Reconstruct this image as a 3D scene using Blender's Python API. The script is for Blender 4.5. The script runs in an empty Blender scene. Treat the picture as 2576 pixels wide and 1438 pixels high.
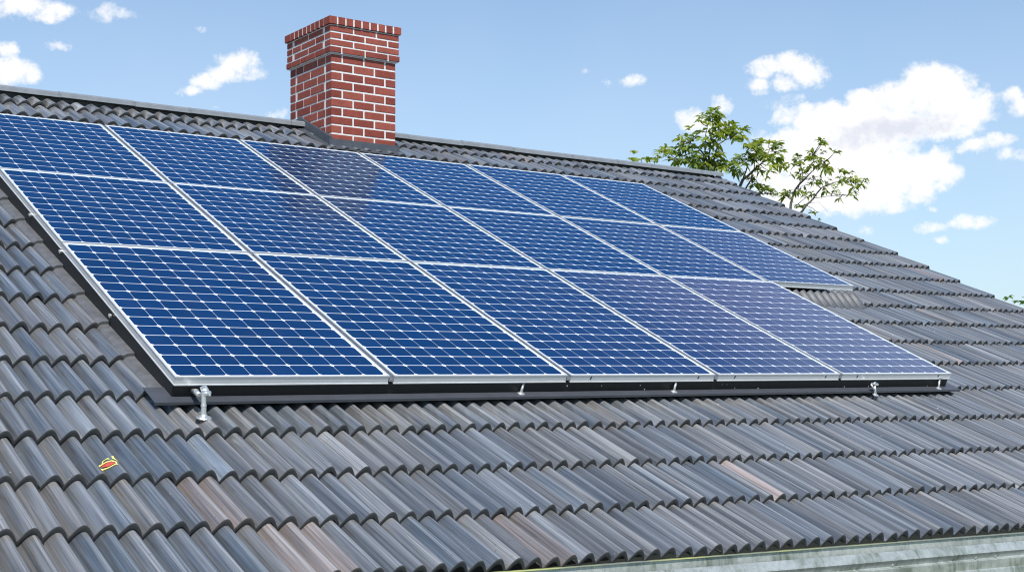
import bpy, math, random
from math import sin, cos, pi, radians, sqrt
from mathutils import Vector, Matrix, Quaternion

random.seed(7)
C = bpy.context.scene.collection
scene = bpy.context.scene

# ------------------------------------------------------------------ camera
CAM_H = 3.4
cd = bpy.data.cameras.new('camera')
cam = bpy.data.objects.new('camera', cd); C.objects.link(cam)
cam.location = (0, 0, CAM_H)
cam.rotation_euler = (pi/2, 0, 0)
cd.sensor_width = 36.0
cd.lens = 36.0*3263.7/2576.0
cd.shift_y = 205.2/2576.0
cd.clip_start = 0.05; cd.clip_end = 3000
cd.dof.use_dof = True; cd.dof.focus_distance = 6.6; cd.dof.aperture_fstop = 16.0
scene.camera = cam

# ------------------------------------------------------------------ light
SUN_EL, SUN_AZ = radians(54), math.atan2(0.198, -0.980)      # azimuth from +Y towards +X
L = Vector((sin(SUN_AZ)*cos(SUN_EL), cos(SUN_AZ)*cos(SUN_EL), sin(SUN_EL)))
sd = bpy.data.lights.new('sun', 'SUN'); sd.energy = 4.9; sd.angle = radians(0.5); sd.color = (1.0, 0.96, 0.9)
so = bpy.data.objects.new('sun', sd); C.objects.link(so)
so.rotation_euler = L.to_track_quat('Z', 'Y').to_euler(); so.location = (-5, -20, 30)

CLOUDS = [(-20.62, 14.61, 1.15, 0.54, 1), (-19.53, 14.5, 0.94, 0.45, 1), (-20.08, 14.19, 0.93, 0.22, 0.8), (-17.08, 14.67, 0.72, 0.32, 0.75), (-17.64, 14.44, 0.4, 0.16, 0.4), (-19.38, 13.13, 0.53, 0.19, 0.7), (-21.35, 12.84, 0.49, 0.35, 0.9), (-21.08, 12.09, 0.92, 0.48, 1), (-20.39, 11.9, 0.49, 0.29, 0.9), (-21.31, 11.68, 0.76, 0.32, 1), (-11.9, 12.9, 0.97, 0.5, 1), (-11.31, 12.6, 0.57, 0.34, 0.8), (-12.57, 12.46, 0.75, 0.37, 1), (-13.32, 12.1, 0.66, 0.37, 1), (-13.82, 11.7, 0.43, 0.23, 0.9), (-14.32, 11.72, 0.2, 0.12, 0.5), (-13.41, 14.28, 0.27, 0.13, 0.3), (-10.3, 10.87, 0.54, 0.2, 0.8), (-12.91, 11.05, 0.23, 0.1, 0.35), (3.28, 12.8, 0.3, 0.14, 0.4), (5.41, 12.4, 0.52, 0.27, 0.75), (4.21, 12.27, 0.35, 0.17, 0.35), (13.31, 14.65, 0.33, 0.13, 0.25), (11.04, 12.77, 0.71, 0.37, 0.95), (12.14, 12.81, 0.92, 0.47, 1), (12.81, 12.45, 0.8, 0.53, 1), (10.79, 12.05, 0.51, 0.37, 0.8), (11.89, 12.08, 0.84, 0.4, 0.85), (10.87, 11.71, 0.41, 0.2, 0.6), (13.31, 12.02, 0.43, 0.27, 0.5), (11.3, 11.12, 0.51, 0.2, 0.35), (12.31, 11.44, 0.5, 0.24, 0.5), (9.17, 11.32, 0.44, 0.37, 0.9), (7.97, 10.72, 0.65, 0.44, 1), (8.74, 10.36, 1.03, 0.38, 0.8), (10.62, 9.97, 0.58, 0.24, 0.45), (17.86, 12.08, 0.99, 0.56, 1.2), (18.66, 11.63, 0.98, 0.59, 1.2), (17.55, 11.38, 1.28, 0.74, 1.3), (18.81, 10.82, 1.49, 0.82, 1.3), (19.44, 10.46, 0.94, 0.65, 1.2), (16.42, 11.2, 1.13, 0.74, 1.3), (15.28, 10.94, 0.9, 0.67, 1.3), (15.12, 11.44, 0.36, 0.3, 1), (13.97, 10.59, 1.24, 0.64, 1.3), (12.89, 10.56, 0.83, 0.57, 1.2), (12.05, 10.76, 0.67, 0.47, 1.0), (12.81, 10.97, 0.5, 0.3, 1), (15.61, 10.11, 2.77, 0.83, 1.4), (18.5, 10.11, 1.42, 0.69, 1.1), (13.31, 9.71, 1.5, 0.76, 1.3), (14.79, 9.32, 1.81, 0.84, 1.3), (16.58, 9.4, 1.13, 0.5, 1), (12.14, 8.92, 1.85, 0.93, 1.3), (13.97, 8.52, 1.82, 1.01, 1.4), (15.94, 8.11, 1.79, 1.0, 1.4), (17.39, 8.22, 1.28, 0.83, 1.3), (18.34, 8.01, 0.76, 0.59, 1.2), (18.02, 8.68, 0.87, 0.41, 1.1), (15.28, 7.31, 2.12, 0.76, 1.3), (13.97, 7.52, 1.98, 0.93, 1.3), (12.31, 7.57, 1.68, 0.94, 1.2), (16.1, 6.95, 1.3, 0.44, 1), (17.39, 7.4, 0.8, 0.5, 1), (11.13, 8.45, 1.01, 0.68, 1.1), (21.14, 11.06, 0.46, 0.39, 0.95), (21.37, 10.65, 0.46, 0.35, 0.9), (20.06, 11.58, 0.23, 0.16, 0.5), (19.13, 9.76, 0.56, 0.29, 0.85), (19.6, 9.17, 0.69, 0.29, 0.85), (20.6, 9.27, 0.55, 0.32, 0.85), (21.14, 8.68, 0.52, 0.26, 0.6), (16.91, 9.19, 0.72, 0.33, 0.6), (19.44, 6.04, 0.91, 0.28, 0.9), (17.86, 5.86, 0.6, 0.23, 0.8), (18.26, 5.3, 0.28, 0.15, 0.6), (15.28, 5.77, 0.49, 0.2, 0.45), (18.02, 6.63, 0.29, 0.13, 0.5)]
GREY = [(16.58, 9.98, 2.42, 0.46, 0.9), (17.71, 10.32, 1.27, 0.41, 0.6), (15.12, 9.64, 1.8, 0.4, 0.7), (18.81, 10.42, 0.94, 0.33, 0.4), (13.97, 8.85, 0.99, 0.3, 0.2)]
ADDED_CLOUDS = [(30, 27, 9, 9, 1), (23, 24, 6, 5, .6)]


def build_world():
    w = bpy.data.worlds.new('World'); scene.world = w; w.use_nodes = True
    nt = w.node_tree; N = nt.nodes; K = nt.links
    N.clear()
    def node(t, **kw):
        n = N.new(t)
        for k, v in kw.items(): setattr(n, k, v)
        return n
    def m(op, a, b=None, c=None, clamp=False):
        n = node('ShaderNodeMath', operation=op, use_clamp=clamp)
        for i, x in enumerate((a, b, c)):
            if x is None: continue
            if isinstance(x, (int, float)): n.inputs[i].default_value = x
            else: K.new(x, n.inputs[i])
        return n.outputs[0]
    sky = node('ShaderNodeTexSky', sky_type='NISHITA'); sky.sun_disc = False
    sky.sun_elevation = SUN_EL; sky.sun_rotation = SUN_AZ % (2*pi)
    sky.air_density = 1.0; sky.dust_density = 0.6; sky.ozone_density = 1.3; sky.altitude = 100
    tc = node('ShaderNodeTexCoord'); sep = node('ShaderNodeSeparateXYZ'); K.new(tc.outputs['Generated'], sep.inputs[0])
    az = m('MULTIPLY', m('ARCTAN2', sep.outputs[0], sep.outputs[1]), 180/pi)
    el = m('MULTIPLY', m('ARCSINE', sep.outputs[2]), 180/pi)
    comb = node('ShaderNodeCombineXYZ'); K.new(az, comb.inputs[0]); K.new(el, comb.inputs[1])
    def noise(vec, scale, detail, rough=0.6, off=0.0, dist=0.0):
        n = node('ShaderNodeTexNoise'); n.inputs['Scale'].default_value = scale; n.inputs['Detail'].default_value = detail
        n.inputs['Roughness'].default_value = rough; n.inputs['Distortion'].default_value = dist
        if off:
            a = node('ShaderNodeVectorMath', operation='ADD'); K.new(vec, a.inputs[0]); a.inputs[1].default_value = (off, off*1.7, off*0.3); vec = a.outputs[0]
        K.new(vec, n.inputs['Vector']); return n
    # billowing: warp the sky angles, then measure the distance to each puff
    wn = noise(comb.outputs[0], 0.9, 4.0, 0.6, 3.0)
    ws = node('ShaderNodeVectorMath', operation='SUBTRACT'); K.new(wn.outputs['Color'], ws.inputs[0]); ws.inputs[1].default_value = (.5, .5, .5)
    wm = node('ShaderNodeVectorMath', operation='MULTIPLY'); K.new(ws.outputs[0], wm.inputs[0]); wm.inputs[1].default_value = (.95, .7, 0)
    wa = node('ShaderNodeVectorMath', operation='ADD'); K.new(wm.outputs[0], wa.inputs[0]); K.new(comb.outputs[0], wa.inputs[1])
    def field(L):
        cur = None
        for a, e, ra, re, s in L:
            sb = node('ShaderNodeVectorMath', operation='SUBTRACT'); K.new(wa.outputs[0], sb.inputs[0]); sb.inputs[1].default_value = (a, e, 0)
            ml = node('ShaderNodeVectorMath', operation='MULTIPLY'); K.new(sb.outputs[0], ml.inputs[0]); ml.inputs[1].default_value = (1/ra, 1/re, 0)
            dt = node('ShaderNodeVectorMath', operation='DOT_PRODUCT'); K.new(ml.outputs[0], dt.inputs[0]); K.new(ml.outputs[0], dt.inputs[1])
            v = m('MULTIPLY_ADD', dt.outputs['Value'], -0.55*s, s)
            cur = v if cur is None else m('SMOOTH_MAX', cur, v, 0.12)
        return cur
    dens = field(CLOUDS)
    fine = noise(comb.outputs[0], 1.6, 8.0, 0.66, 11.0)
    d2 = m('ADD', dens, m('MULTIPLY_ADD', fine.outputs['Fac'], 2.0, -1.06))
    mr = node('ShaderNodeMapRange', interpolation_type='SMOOTHSTEP'); K.new(d2, mr.inputs[0])
    mr.inputs[1].default_value = 0.06; mr.inputs[2].default_value = 1.0
    alpha = mr.outputs[0]
    # soft clouds added out of view at upper right, to tint the glass reflections
    hi = field(ADDED_CLOUDS)
    hr = node('ShaderNodeMapRange', interpolation_type='SMOOTHSTEP'); K.new(hi, hr.inputs[0]); hr.inputs[1].default_value = 0.0; hr.inputs[2].default_value = 1.0; hr.inputs[4].default_value = 0.25
    alpha = m('MAXIMUM', alpha, hr.outputs[0])
    gr = field(GREY)
    g1 = node('ShaderNodeMapRange', interpolation_type='SMOOTHSTEP'); K.new(m('ADD', gr, m('MULTIPLY_ADD', fine.outputs['Fac'], 1.2, -0.6)), g1.inputs[0]); g1.inputs[1].default_value = 0.1; g1.inputs[2].default_value = 0.95
    thick = node('ShaderNodeMapRange'); K.new(d2, thick.inputs[0]); thick.inputs[1].default_value = 0.3; thick.inputs[2].default_value = 1.1
    body = noise(comb.outputs[0], 0.75, 6.0, 0.6, 23.0)
    b1 = node('ShaderNodeMapRange', interpolation_type='SMOOTHSTEP'); K.new(body.outputs['Fac'], b1.inputs[0]); b1.inputs[1].default_value = 0.46; b1.inputs[2].default_value = 0.68; b1.inputs[4].default_value = 0.36
    shade = m('MULTIPLY', m('MAXIMUM', g1.outputs[0], b1.outputs[0]), thick.outputs[0], clamp=True)
    cc = node('ShaderNodeMix', data_type='RGBA'); K.new(shade, cc.inputs['Factor'])
    cc.inputs['A'].default_value = CLOUD_LIT; cc.inputs['B'].default_value = CLOUD_GREY
    # thin high veil and the pale air near the horizon
    low = node('ShaderNodeMapRange', interpolation_type='SMOOTHSTEP'); K.new(el, low.inputs[0]); low.inputs[1].default_value = 30; low.inputs[2].default_value = -1; low.inputs[3].default_value = VEIL[0]; low.inputs[4].default_value = VEIL[1]
    vn = noise(comb.outputs[0], 0.12, 5.0, 0.5, 5.0)
    veil = m('MULTIPLY', low.outputs[0], m('MULTIPLY_ADD', vn.outputs['Fac'], 0.5, 0.75))
    sk = node('ShaderNodeMix', data_type='RGBA', blend_type='MULTIPLY'); sk.inputs['Factor'].default_value = 1.0
    K.new(sky.outputs[0], sk.inputs['A']); sk.inputs['B'].default_value = SKY_TINT
    m1 = node('ShaderNodeMix', data_type='RGBA'); K.new(veil, m1.inputs['Factor']); K.new(sk.outputs['Result'], m1.inputs['A']); m1.inputs['B'].default_value = VEIL_COL
    m2 = node('ShaderNodeMix', data_type='RGBA'); K.new(alpha, m2.inputs['Factor']); K.new(m1.outputs['Result'], m2.inputs['A']); K.new(cc.outputs['Result'], m2.inputs['B'])
    bg = node('ShaderNodeBackground'); K.new(m2.outputs['Result'], bg.inputs['Color']); bg.inputs['Strength'].default_value = SKY_STRENGTH
    out = node('ShaderNodeOutputWorld'); K.new(bg.outputs[0], out.inputs[0])

SKY_STRENGTH = 0.103
SKY_TINT = (0.96, 1.29, 1.50, 1)
VEIL = (0.0, 0.62)
VEIL_COL = (7.0, 8.05, 9.3, 1)
CLOUD_LIT = (10.4, 10.4, 10.4, 1)
CLOUD_GREY = (7.6, 7.9, 8.9, 1)
build_world()

scene.cycles.filter_width = 1.1
scene.view_settings.view_transform = 'Standard'
scene.view_settings.look = 'None'
scene.view_settings.exposure = 0.0
scene.view_settings.gamma = 1.0
scene.view_settings.use_curve_mapping = False

# ------------------------------------------------------------------ helpers
class MB:
    """collects polygons and links them as ONE mesh object"""
    def __init__(s): s.v = []; s.f = []; s.uv = []; s.mi = []; s.col = []; s.sm = []
    def poly(s, pts, uv=None, mi=0, col=(1, 1, 1, 1), smooth=False):
        b = len(s.v); s.v += [tuple(p) for p in pts]; s.f.append(list(range(b, b+len(pts))))
        s.uv.append(uv or [(0, 0)]*len(pts)); s.mi.append(mi); s.col += [col]*len(pts); s.sm.append(smooth)
    def verts(s, pts, col=(1, 1, 1, 1)):
        b = len(s.v); s.v += [tuple(p) for p in pts]; s.col += [col]*len(pts); return b
    def face(s, idx, uv=None, mi=0, smooth=False):
        s.f.append(list(idx)); s.uv.append(uv or [(0, 0)]*len(idx)); s.mi.append(mi); s.sm.append(smooth)
    def box(s, a, b, mi=0, col=(1, 1, 1, 1), M=None, bev=0.0):
        x0, y0, z0 = a; x1, y1, z1 = b
        if bev <= 0:
            P = [(x0,y0,z0),(x1,y0,z0),(x1,y1,z0),(x0,y1,z0),(x0,y0,z1),(x1,y0,z1),(x1,y1,z1),(x0,y1,z1)]
            F = [(0,3,2,1),(4,5,6,7),(0,1,5,4),(1,2,6,5),(2,3,7,6),(3,0,4,7)]
        else:
            bm_ = bev; P = []; F = []
            def ring(z, i): return [(x0+i,y0,z),(x1-i,y0,z),(x1,y0+i,z),(x1,y1-i,z),(x1-i,y1,z),(x0+i,y1,z),(x0,y1-i,z),(x0,y0+i,z)]
            def small(z): return [(x0+bm_,y0+bm_,z),(x1-bm_,y0+bm_,z),(x1-bm_,y0+bm_,z),(x1-bm_,y1-bm_,z),(x1-bm_,y1-bm_,z),(x0+bm_,y1-bm_,z),(x0+bm_,y1-bm_,z),(x0+bm_,y0+bm_,z)]
            P = ring(z0+bm_, bm_)+ring(z1-bm_, bm_)
            P += [(x0+bm_,y0+bm_,z0),(x1-bm_,y0+bm_,z0),(x1-bm_,y1-bm_,z0),(x0+bm_,y1-bm_,z0)]
            P += [(x0+bm_,y0+bm_,z1),(x1-bm_,y0+bm_,z1),(x1-bm_,y1-bm_,z1),(x0+bm_,y1-bm_,z1)]
            for i in range(8): F.append((i, (i+1) % 8, 8+(i+1) % 8, 8+i))
            F += [(19,18,17,16)[::1], (20,21,22,23)]
            for k in range(4):
                F.append((2*k+1, 2*k, 16+k, 16+(k+1) % 4)); F.append((8+2*k, 8+2*k+1, 20+(k+1) % 4, 20+k))
                F.append((2*k, (2*k-1) % 8, 16+k)); F.append((8+(2*k-1) % 8, 8+2*k, 20+k))
        if M is not None: P = [M @ Vector(p) for p in P]
        b0 = s.verts(P, col)
        for f in F: s.face([b0+i for i in f], mi=mi)
    def tube(s, pts, rad, n=8, mi=0, col=(1, 1, 1, 1), caps=True):
        pts = [Vector(p) for p in pts]; rings = []
        up = Vector((0.13, 0.31, 0.94))
        for i, p in enumerate(pts):
            d = (pts[min(i+1, len(pts)-1)]-pts[max(i-1, 0)]).normalized()
            a = d.cross(up)
            if a.length < 1e-3: a = d.cross(Vector((1, 0, 0)))
            a.normalize(); b = d.cross(a)
            r = rad[i] if isinstance(rad, (list, tuple)) else rad
            rings.append(s.verts([p+a*(r*cos(2*pi*k/n))+b*(r*sin(2*pi*k/n)) for k in range(n)], col))
        for i in range(len(rings)-1):
            for k in range(n):
                s.face((rings[i]+k, rings[i]+(k+1) % n, rings[i+1]+(k+1) % n, rings[i+1]+k), mi=mi, smooth=True)
        if caps:
            s.face([rings[0]+k for k in range(n)][::-1], mi=mi); s.face([rings[-1]+k for k in range(n)], mi=mi)
    def lathe(s, prof, n=20, mi=0, M=None):
        rings = []
        for r, z in prof:
            P = [Vector((r*cos(2*pi*k/n), r*sin(2*pi*k/n), z)) for k in range(n)]
            if M is not None: P = [M @ p for p in P]
            rings.append(s.verts(P))
        for i in range(len(rings)-1):
            for k in range(n):
                s.face((rings[i]+k, rings[i]+(k+1) % n, rings[i+1]+(k+1) % n, rings[i+1]+k), mi=mi, smooth=False)
        s.face([rings[0]+k for k in range(n)][::-1], mi=mi); s.face([rings[-1]+k for k in range(n)], mi=mi)
    def build(s, name, mats, parent=None):
        me = bpy.data.meshes.new(name); me.from_pydata(s.v, [], s.f)
        uvl = me.uv_layers.new(name='UVMap')
        flat = [c for f in s.uv for p in f for c in p]; uvl.data.foreach_set('uv', flat)
        ca = me.color_attributes.new('tint', 'FLOAT_COLOR', 'POINT')
        ca.data.foreach_set('color', [c for q in s.col for c in q])
        if not isinstance(mats, (list, tuple)): mats = [mats]
        for m_ in mats: me.materials.append(m_)
        me.polygons.foreach_set('material_index', s.mi)
        me.polygons.foreach_set('use_smooth', s.sm)
        me.update()
        o = bpy.data.objects.new(name, me); C.objects.link(o)
        if parent is not None: o.parent = parent
        return o

def thing(name, label, cat, loc=(0, 0, 0), rot=(0, 0, 0), group=None):
    o = bpy.data.objects.new(name, None); C.objects.link(o)
    o.location = loc; o.rotation_euler = rot; o.empty_display_size = 0.1
    tag(o, label, cat, group); return o
def tag(o, label, cat, group=None):
    o['label'] = label; o['category'] = cat
    if group: o['group'] = group
    return o

class MT:
    """small node-material writer"""
    def __init__(s, name):
        s.m = bpy.data.materials.new(name); s.m.use_nodes = True; s.t = s.m.node_tree
        s.b = s.t.nodes['Principled BSDF']
    def n(s, t, **kw):
        x = s.t.nodes.new(t)
        for k, v in kw.items(): setattr(x, k, v)
        return x
    def l(s, a, b): s.t.links.new(a, b)
    def put(s, sock, x):
        if isinstance(x, (int, float, tuple)): sock.default_value = x
        else: s.l(x, sock)
    def math(s, op, a, b=None, c=None, clamp=False):
        x = s.n('ShaderNodeMath', operation=op, use_clamp=clamp)
        for i, q in enumerate((a, b, c)):
            if q is not None: s.put(x.inputs[i], q)
        return x.outputs[0]
    def noise(s, vec, scale, detail=3.0, rough=0.55, dist=0.0):
        x = s.n('ShaderNodeTexNoise'); x.inputs['Scale'].default_value = scale; x.inputs['Detail'].default_value = detail
        x.inputs['Roughness'].default_value = rough; x.inputs['Distortion'].default_value = dist
        if vec is not None: s.l(vec, x.inputs['Vector'])
        return x.outputs['Fac']
    def scaled(s, vec, sc):
        x = s.n('ShaderNodeVectorMath', operation='MULTIPLY'); s.l(vec, x.inputs[0]); x.inputs[1].default_value = sc; return x.outputs[0]
    def mix(s, f, a, b, blend='MIX'):
        x = s.n('ShaderNodeMix', data_type='RGBA', blend_type=blend); s.put(x.inputs['Factor'], f); s.put(x.inputs['A'], a); s.put(x.inputs['B'], b); return x.outputs['Result']
    def ramp(s, f, stops, interp='LINEAR'):
        x = s.n('ShaderNodeValToRGB'); r = x.color_ramp; r.interpolation = interp
        while len(r.elements) < len(stops): r.elements.new(0.5)
        for e, (p, c) in zip(r.elements, stops): e.position = p; e.color = c
        s.l(f, x.inputs[0]); return x.outputs[0]
    def range(s, f, a, b, c=0.0, d=1.0):
        x = s.n('ShaderNodeMapRange'); s.l(f, x.inputs[0])
        for i, q in enumerate((a, b, c, d)): x.inputs[i+1].default_value = q
        return x.outputs[0]
    def bump(s, h, strength=0.3, dist=0.002):
        x = s.n('ShaderNodeBump'); x.inputs['Strength'].default_value = strength; x.inputs['Distance'].default_value = dist
        s.l(h, x.inputs['Height']); s.l(x.outputs[0], s.b.inputs['Normal'])
    def coord(s, w='Object'): return s.n('ShaderNodeTexCoord').outputs[w]
    def attr(s, name='tint'):
        a = s.n('ShaderNodeAttribute', attribute_name=name); sp = s.n('ShaderNodeSeparateColor'); s.l(a.outputs['Color'], sp.inputs[0])
        return a.outputs['Color'], sp.outputs[0], sp.outputs[1], sp.outputs[2]
    def set(s, **kw):
        for k, v in kw.items(): s.put(s.b.inputs[k.replace('_', ' ')], v)
        return s

# ------------------------------------------------------------------ materials
PITCH_UV = .079*1.2
def mat_tile():
    t = MT('glazed_roof_tile'); col, r, g, b = t.attr()
    uv = t.coord('UV')
    off = t.n('ShaderNodeCombineXYZ'); t.l(t.math('MULTIPLY', b, 37.0), off.inputs[0]); t.l(t.math('MULTIPLY', b, 91.0), off.inputs[1])
    ad = t.n('ShaderNodeVectorMath', operation='ADD'); t.l(uv, ad.inputs[0]); t.l(off.outputs[0], ad.inputs[1]); vec = ad.outputs[0]
    base = t.ramp(g, [(0.0, (.074, .086, .100, 1)), (.25, (.088, .094, .101, 1)), (.50, (.102, .102, .103, 1)), (.78, (.112, .109, .104, 1)), (.90, (.124, .115, .105, 1)), (.96, (.165, .135, .122, 1)), (1.0, (.25, .17, .148, 1))])
    streak = t.noise(t.scaled(vec, (150, 1.6, 1)), 1.0, 4.0, 0.65)
    wide = t.noise(t.scaled(vec, (45, 1.2, 1)), 1.0, 2.0, 0.5)
    grain = t.noise(t.scaled(vec, (1, 1, 1)), 420.0, 2.0, 0.6)
    f = t.math('MULTIPLY', t.range(streak, .25, .75, .40, 1.90), t.range(wide, .3, .7, .70, 1.36))
    f = t.math('MULTIPLY', f, t.range(grain, .2, .8, .86, 1.14))
    f = t.math('MULTIPLY', f, r)
    c = t.mix(1.0, base, (1, 1, 1, 1), 'MULTIPLY')
    f = t.math('MULTIPLY', f, 1.04)
    cv = t.n('ShaderNodeVectorMath', operation='SCALE'); t.l(c, cv.inputs[0]); t.l(f, cv.inputs['Scale'])
    c = cv.outputs[0]
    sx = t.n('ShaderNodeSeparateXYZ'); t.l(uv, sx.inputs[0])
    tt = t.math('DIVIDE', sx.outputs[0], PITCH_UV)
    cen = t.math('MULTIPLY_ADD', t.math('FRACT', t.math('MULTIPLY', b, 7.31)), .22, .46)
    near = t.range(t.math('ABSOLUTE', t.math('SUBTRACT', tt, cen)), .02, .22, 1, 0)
    crest_sheen = t.math('MULTIPLY', near, t.range(streak, .36, .66, .12, 1))
    crest_sheen = t.math('MULTIPLY', crest_sheen, t.range(t.math('FRACT', t.math('MULTIPLY', b, 13.7)), 0, 1, .34, 1.0))
    c = t.mix(crest_sheen, c, t.mix(g, (.37, .385, .40, 1), (.41, .39, .37, 1)))  # pale crest stripes: rib highlights painted into the base colour
    scr = t.noise(t.scaled(vec, (310, 1.1, 1)), 1.0, 2.0, .5)
    c = t.mix(t.range(scr, .58, .70, 0, .7), c, (.035, .04, .048, 1))
    # rain-washed pale marks, dark lichen freckles, a few droppings
    dust = t.range(t.noise(t.scaled(vec, (14, 5, 1)), 1.0, 5.0, 0.7), .55, .78, 0, .35)
    c = t.mix(dust, c, (.19, .185, .17, 1))
    obj = t.coord('Object')
    v = t.n('ShaderNodeTexVoronoi', feature='F1'); v.inputs['Scale'].default_value = 6.5; t.l(t.scaled(obj, (1.2, 1, 1.4)), v.inputs['Vector'])
    spot = t.math('MULTIPLY', t.range(v.outputs['Distance'], .045, .03, 0, 1), t.range(t.noise(obj, 90, 2), .5, .6, 0, 1))
    c = t.mix(t.math('MULTIPLY', spot, .85, clamp=True), c, (.62, .61, .56, 1))
    v2 = t.n('ShaderNodeTexVoronoi', feature='F1'); v2.inputs['Scale'].default_value = 38; t.l(obj, v2.inputs['Vector'])
    c = t.mix(t.math('MULTIPLY', t.range(v2.outputs['Distance'], .16, .10, 0, 1), t.range(t.noise(obj, 5, 3), .5, .62, 0, .5)), c, (.03, .032, .03, 1))
    t.set(Base_Color=c, Roughness=.45, Specular_IOR_Level=.5, Coat_Weight=t.range(wide, .3, .7, .75, 1.0), Coat_Roughness=t.range(streak, .3, .7, .09, .24), Coat_IOR=2.0)
    t.bump(t.math('ADD', streak, t.math('MULTIPLY', grain, .35)), .22, .002)
    return t.m
def mat_lip():
    t = MT('raw_tile_edge'); col, r, g, b = t.attr(); n = t.noise(t.coord(), 70, 4, .65)
    c = t.ramp(g, [(0, (.055, .058, .063, 1)), (.75, (.064, .064, .064, 1)), (1, (.09, .075, .068, 1))])
    t.set(Base_Color=t.mix(t.range(n, .35, .7, 0, .45), c, (.12, .118, .112, 1)), Roughness=.8, Specular_IOR_Level=.25); t.bump(n, .3, .003)
    return t.m
def mat_metal(name, col, rough, metallic=.8, var=.25, sc=30, stain=None):
    t = MT(name); o = t.coord()
    n = t.noise(t.scaled(o, (1, 1, 6)), sc, 4, .6)
    c = t.mix(t.range(n, .3, .7, 0, 1), tuple(x*(1-var) for x in col)+(1,), tuple(min(1, x*(1+var*.5)) for x in col)+(1,))
    t.set(Base_Color=c, Metallic=metallic, Roughness=t.range(n, .3, .7, rough*.8, rough*1.25)); t.bump(n, .05, .001)
    return t.m
def mat_plain(name, col, rough=.6, var=.2, sc=25, spec=.5):
    t = MT(name); n = t.noise(t.coord(), sc, 5, .6)
    t.set(Base_Color=t.mix(t.range(n, .3, .7), tuple(x*(1-var) for x in col)+(1,), tuple(x*(1+var) for x in col)+(1,)), Roughness=rough, Specular_IOR_Level=spec); t.bump(n, .15, .003)
    return t.m
def mat_cells():
    t = MT('solar_cell_glass'); uv = t.coord('UV')
    sp = t.n('ShaderNodeSeparateXYZ'); t.l(uv, sp.inputs[0])
    col, nc, nr, rnd = t.attr()
    u, v = sp.outputs[0], sp.outputs[1]
    fu = t.math('ABSOLUTE', t.math('SUBTRACT', t.math('FRACT', u), .5)); fv = t.math('ABSOLUTE', t.math('SUBTRACT', t.math('FRACT', v), .5))
    def lt(x, e, w=.008): return t.range(x, e-w, e+w, 1, 0)
    inside = t.math('MULTIPLY', lt(fu, .4935, .005), lt(fv, .4765))
    inside = t.math('MULTIPLY', inside, lt(t.math('ADD', fu, fv), .862, .012))
    rng = t.math('MULTIPLY', t.math('GREATER_THAN', u, 0.0), t.math('LESS_THAN', u, nc))
    rng = t.math('MULTIPLY', rng, t.math('MULTIPLY', t.math('GREATER_THAN', v, 0.0), t.math('LESS_THAN', v, nr)))
    inside = t.math('MULTIPLY', inside, rng)
    fl = t.n('ShaderNodeVectorMath', operation='FLOOR'); t.l(uv, fl.inputs[0])
    wn = t.n('ShaderNodeTexWhiteNoise', noise_dimensions='4D'); t.l(fl.outputs[0], wn.inputs['Vector']); t.l(t.math('MULTIPLY', rnd, 53.0), wn.inputs['W'])
    grain = t.noise(uv, 26.0, 3.0, .7)
    k = t.math('MULTIPLY', t.range(wn.outputs['Value'], 0, 1, .86, 1.14), t.range(grain, .25, .75, .88, 1.12))
    cell = t.n('ShaderNodeVectorMath', operation='SCALE'); cell.inputs[0].default_value = CELL_COL; t.l(k, cell.inputs['Scale'])
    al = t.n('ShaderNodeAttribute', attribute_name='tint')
    refl_tint = t.math('MULTIPLY', t.math('SUBTRACT', 1.0, al.outputs['Alpha']), t.range(t.noise(t.coord(), 2.2, 5, .6), .3, .7, .8, 1.1))
    cellc = t.mix(t.math('MULTIPLY', refl_tint, .70, clamp=True), cell.outputs[0], (.19, .152, .185, 1))   # grey-mauve reflection painted into the cell colour of some panels
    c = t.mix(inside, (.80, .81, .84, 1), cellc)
    dirt = t.noise(t.coord(), 3.5, 6, .65)
    c = t.mix(t.range(dirt, .45, .8, 0, .02), c, (.45, .42, .38, 1))
    t.set(Base_Color=c, Roughness=.7, Specular_IOR_Level=0.0)
    # the glass in front, with its bluish anti-reflection coating
    fr = t.n('ShaderNodeFresnel'); fr.inputs['IOR'].default_value = 1.95
    gl = t.n('ShaderNodeBsdfGlossy'); gl.inputs['Color'].default_value = (.34, .72, 1.0, 1); t.l(t.range(dirt, .3, .8, .12, .18), gl.inputs['Roughness'])
    mx = t.n('ShaderNodeMixShader'); t.l(fr.outputs[0], mx.inputs[0]); t.l(t.b.outputs[0], mx.inputs[1]); t.l(gl.outputs[0], mx.inputs[2])
    t.l(mx.outputs[0], t.t.nodes['Material Output'].inputs['Surface'])
    return t.m
def mat_brick():
    t = MT('red_brick'); col, r, g, b = t.attr(); o = t.coord()
    n = t.noise(o, 60, 5, .65); n2 = t.noise(o, 9, 4, .6)
    c = t.ramp(r, [(0, (.215, .046, .032, 1)), (.5, (.275, .063, .043, 1)), (1, (.325, .084, .058, 1))])
    k = t.math('MULTIPLY', t.range(n, .3, .7, .82, 1.15), t.range(n2, .3, .7, .85, 1.12))
    s = t.n('ShaderNodeVectorMath', operation='SCALE'); t.l(c, s.inputs[0]); t.l(k, s.inputs['Scale'])
    t.set(Base_Color=s.outputs[0], Roughness=.78, Specular_IOR_Level=.3); t.bump(n, .35, .004)
    return t.m
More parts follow.
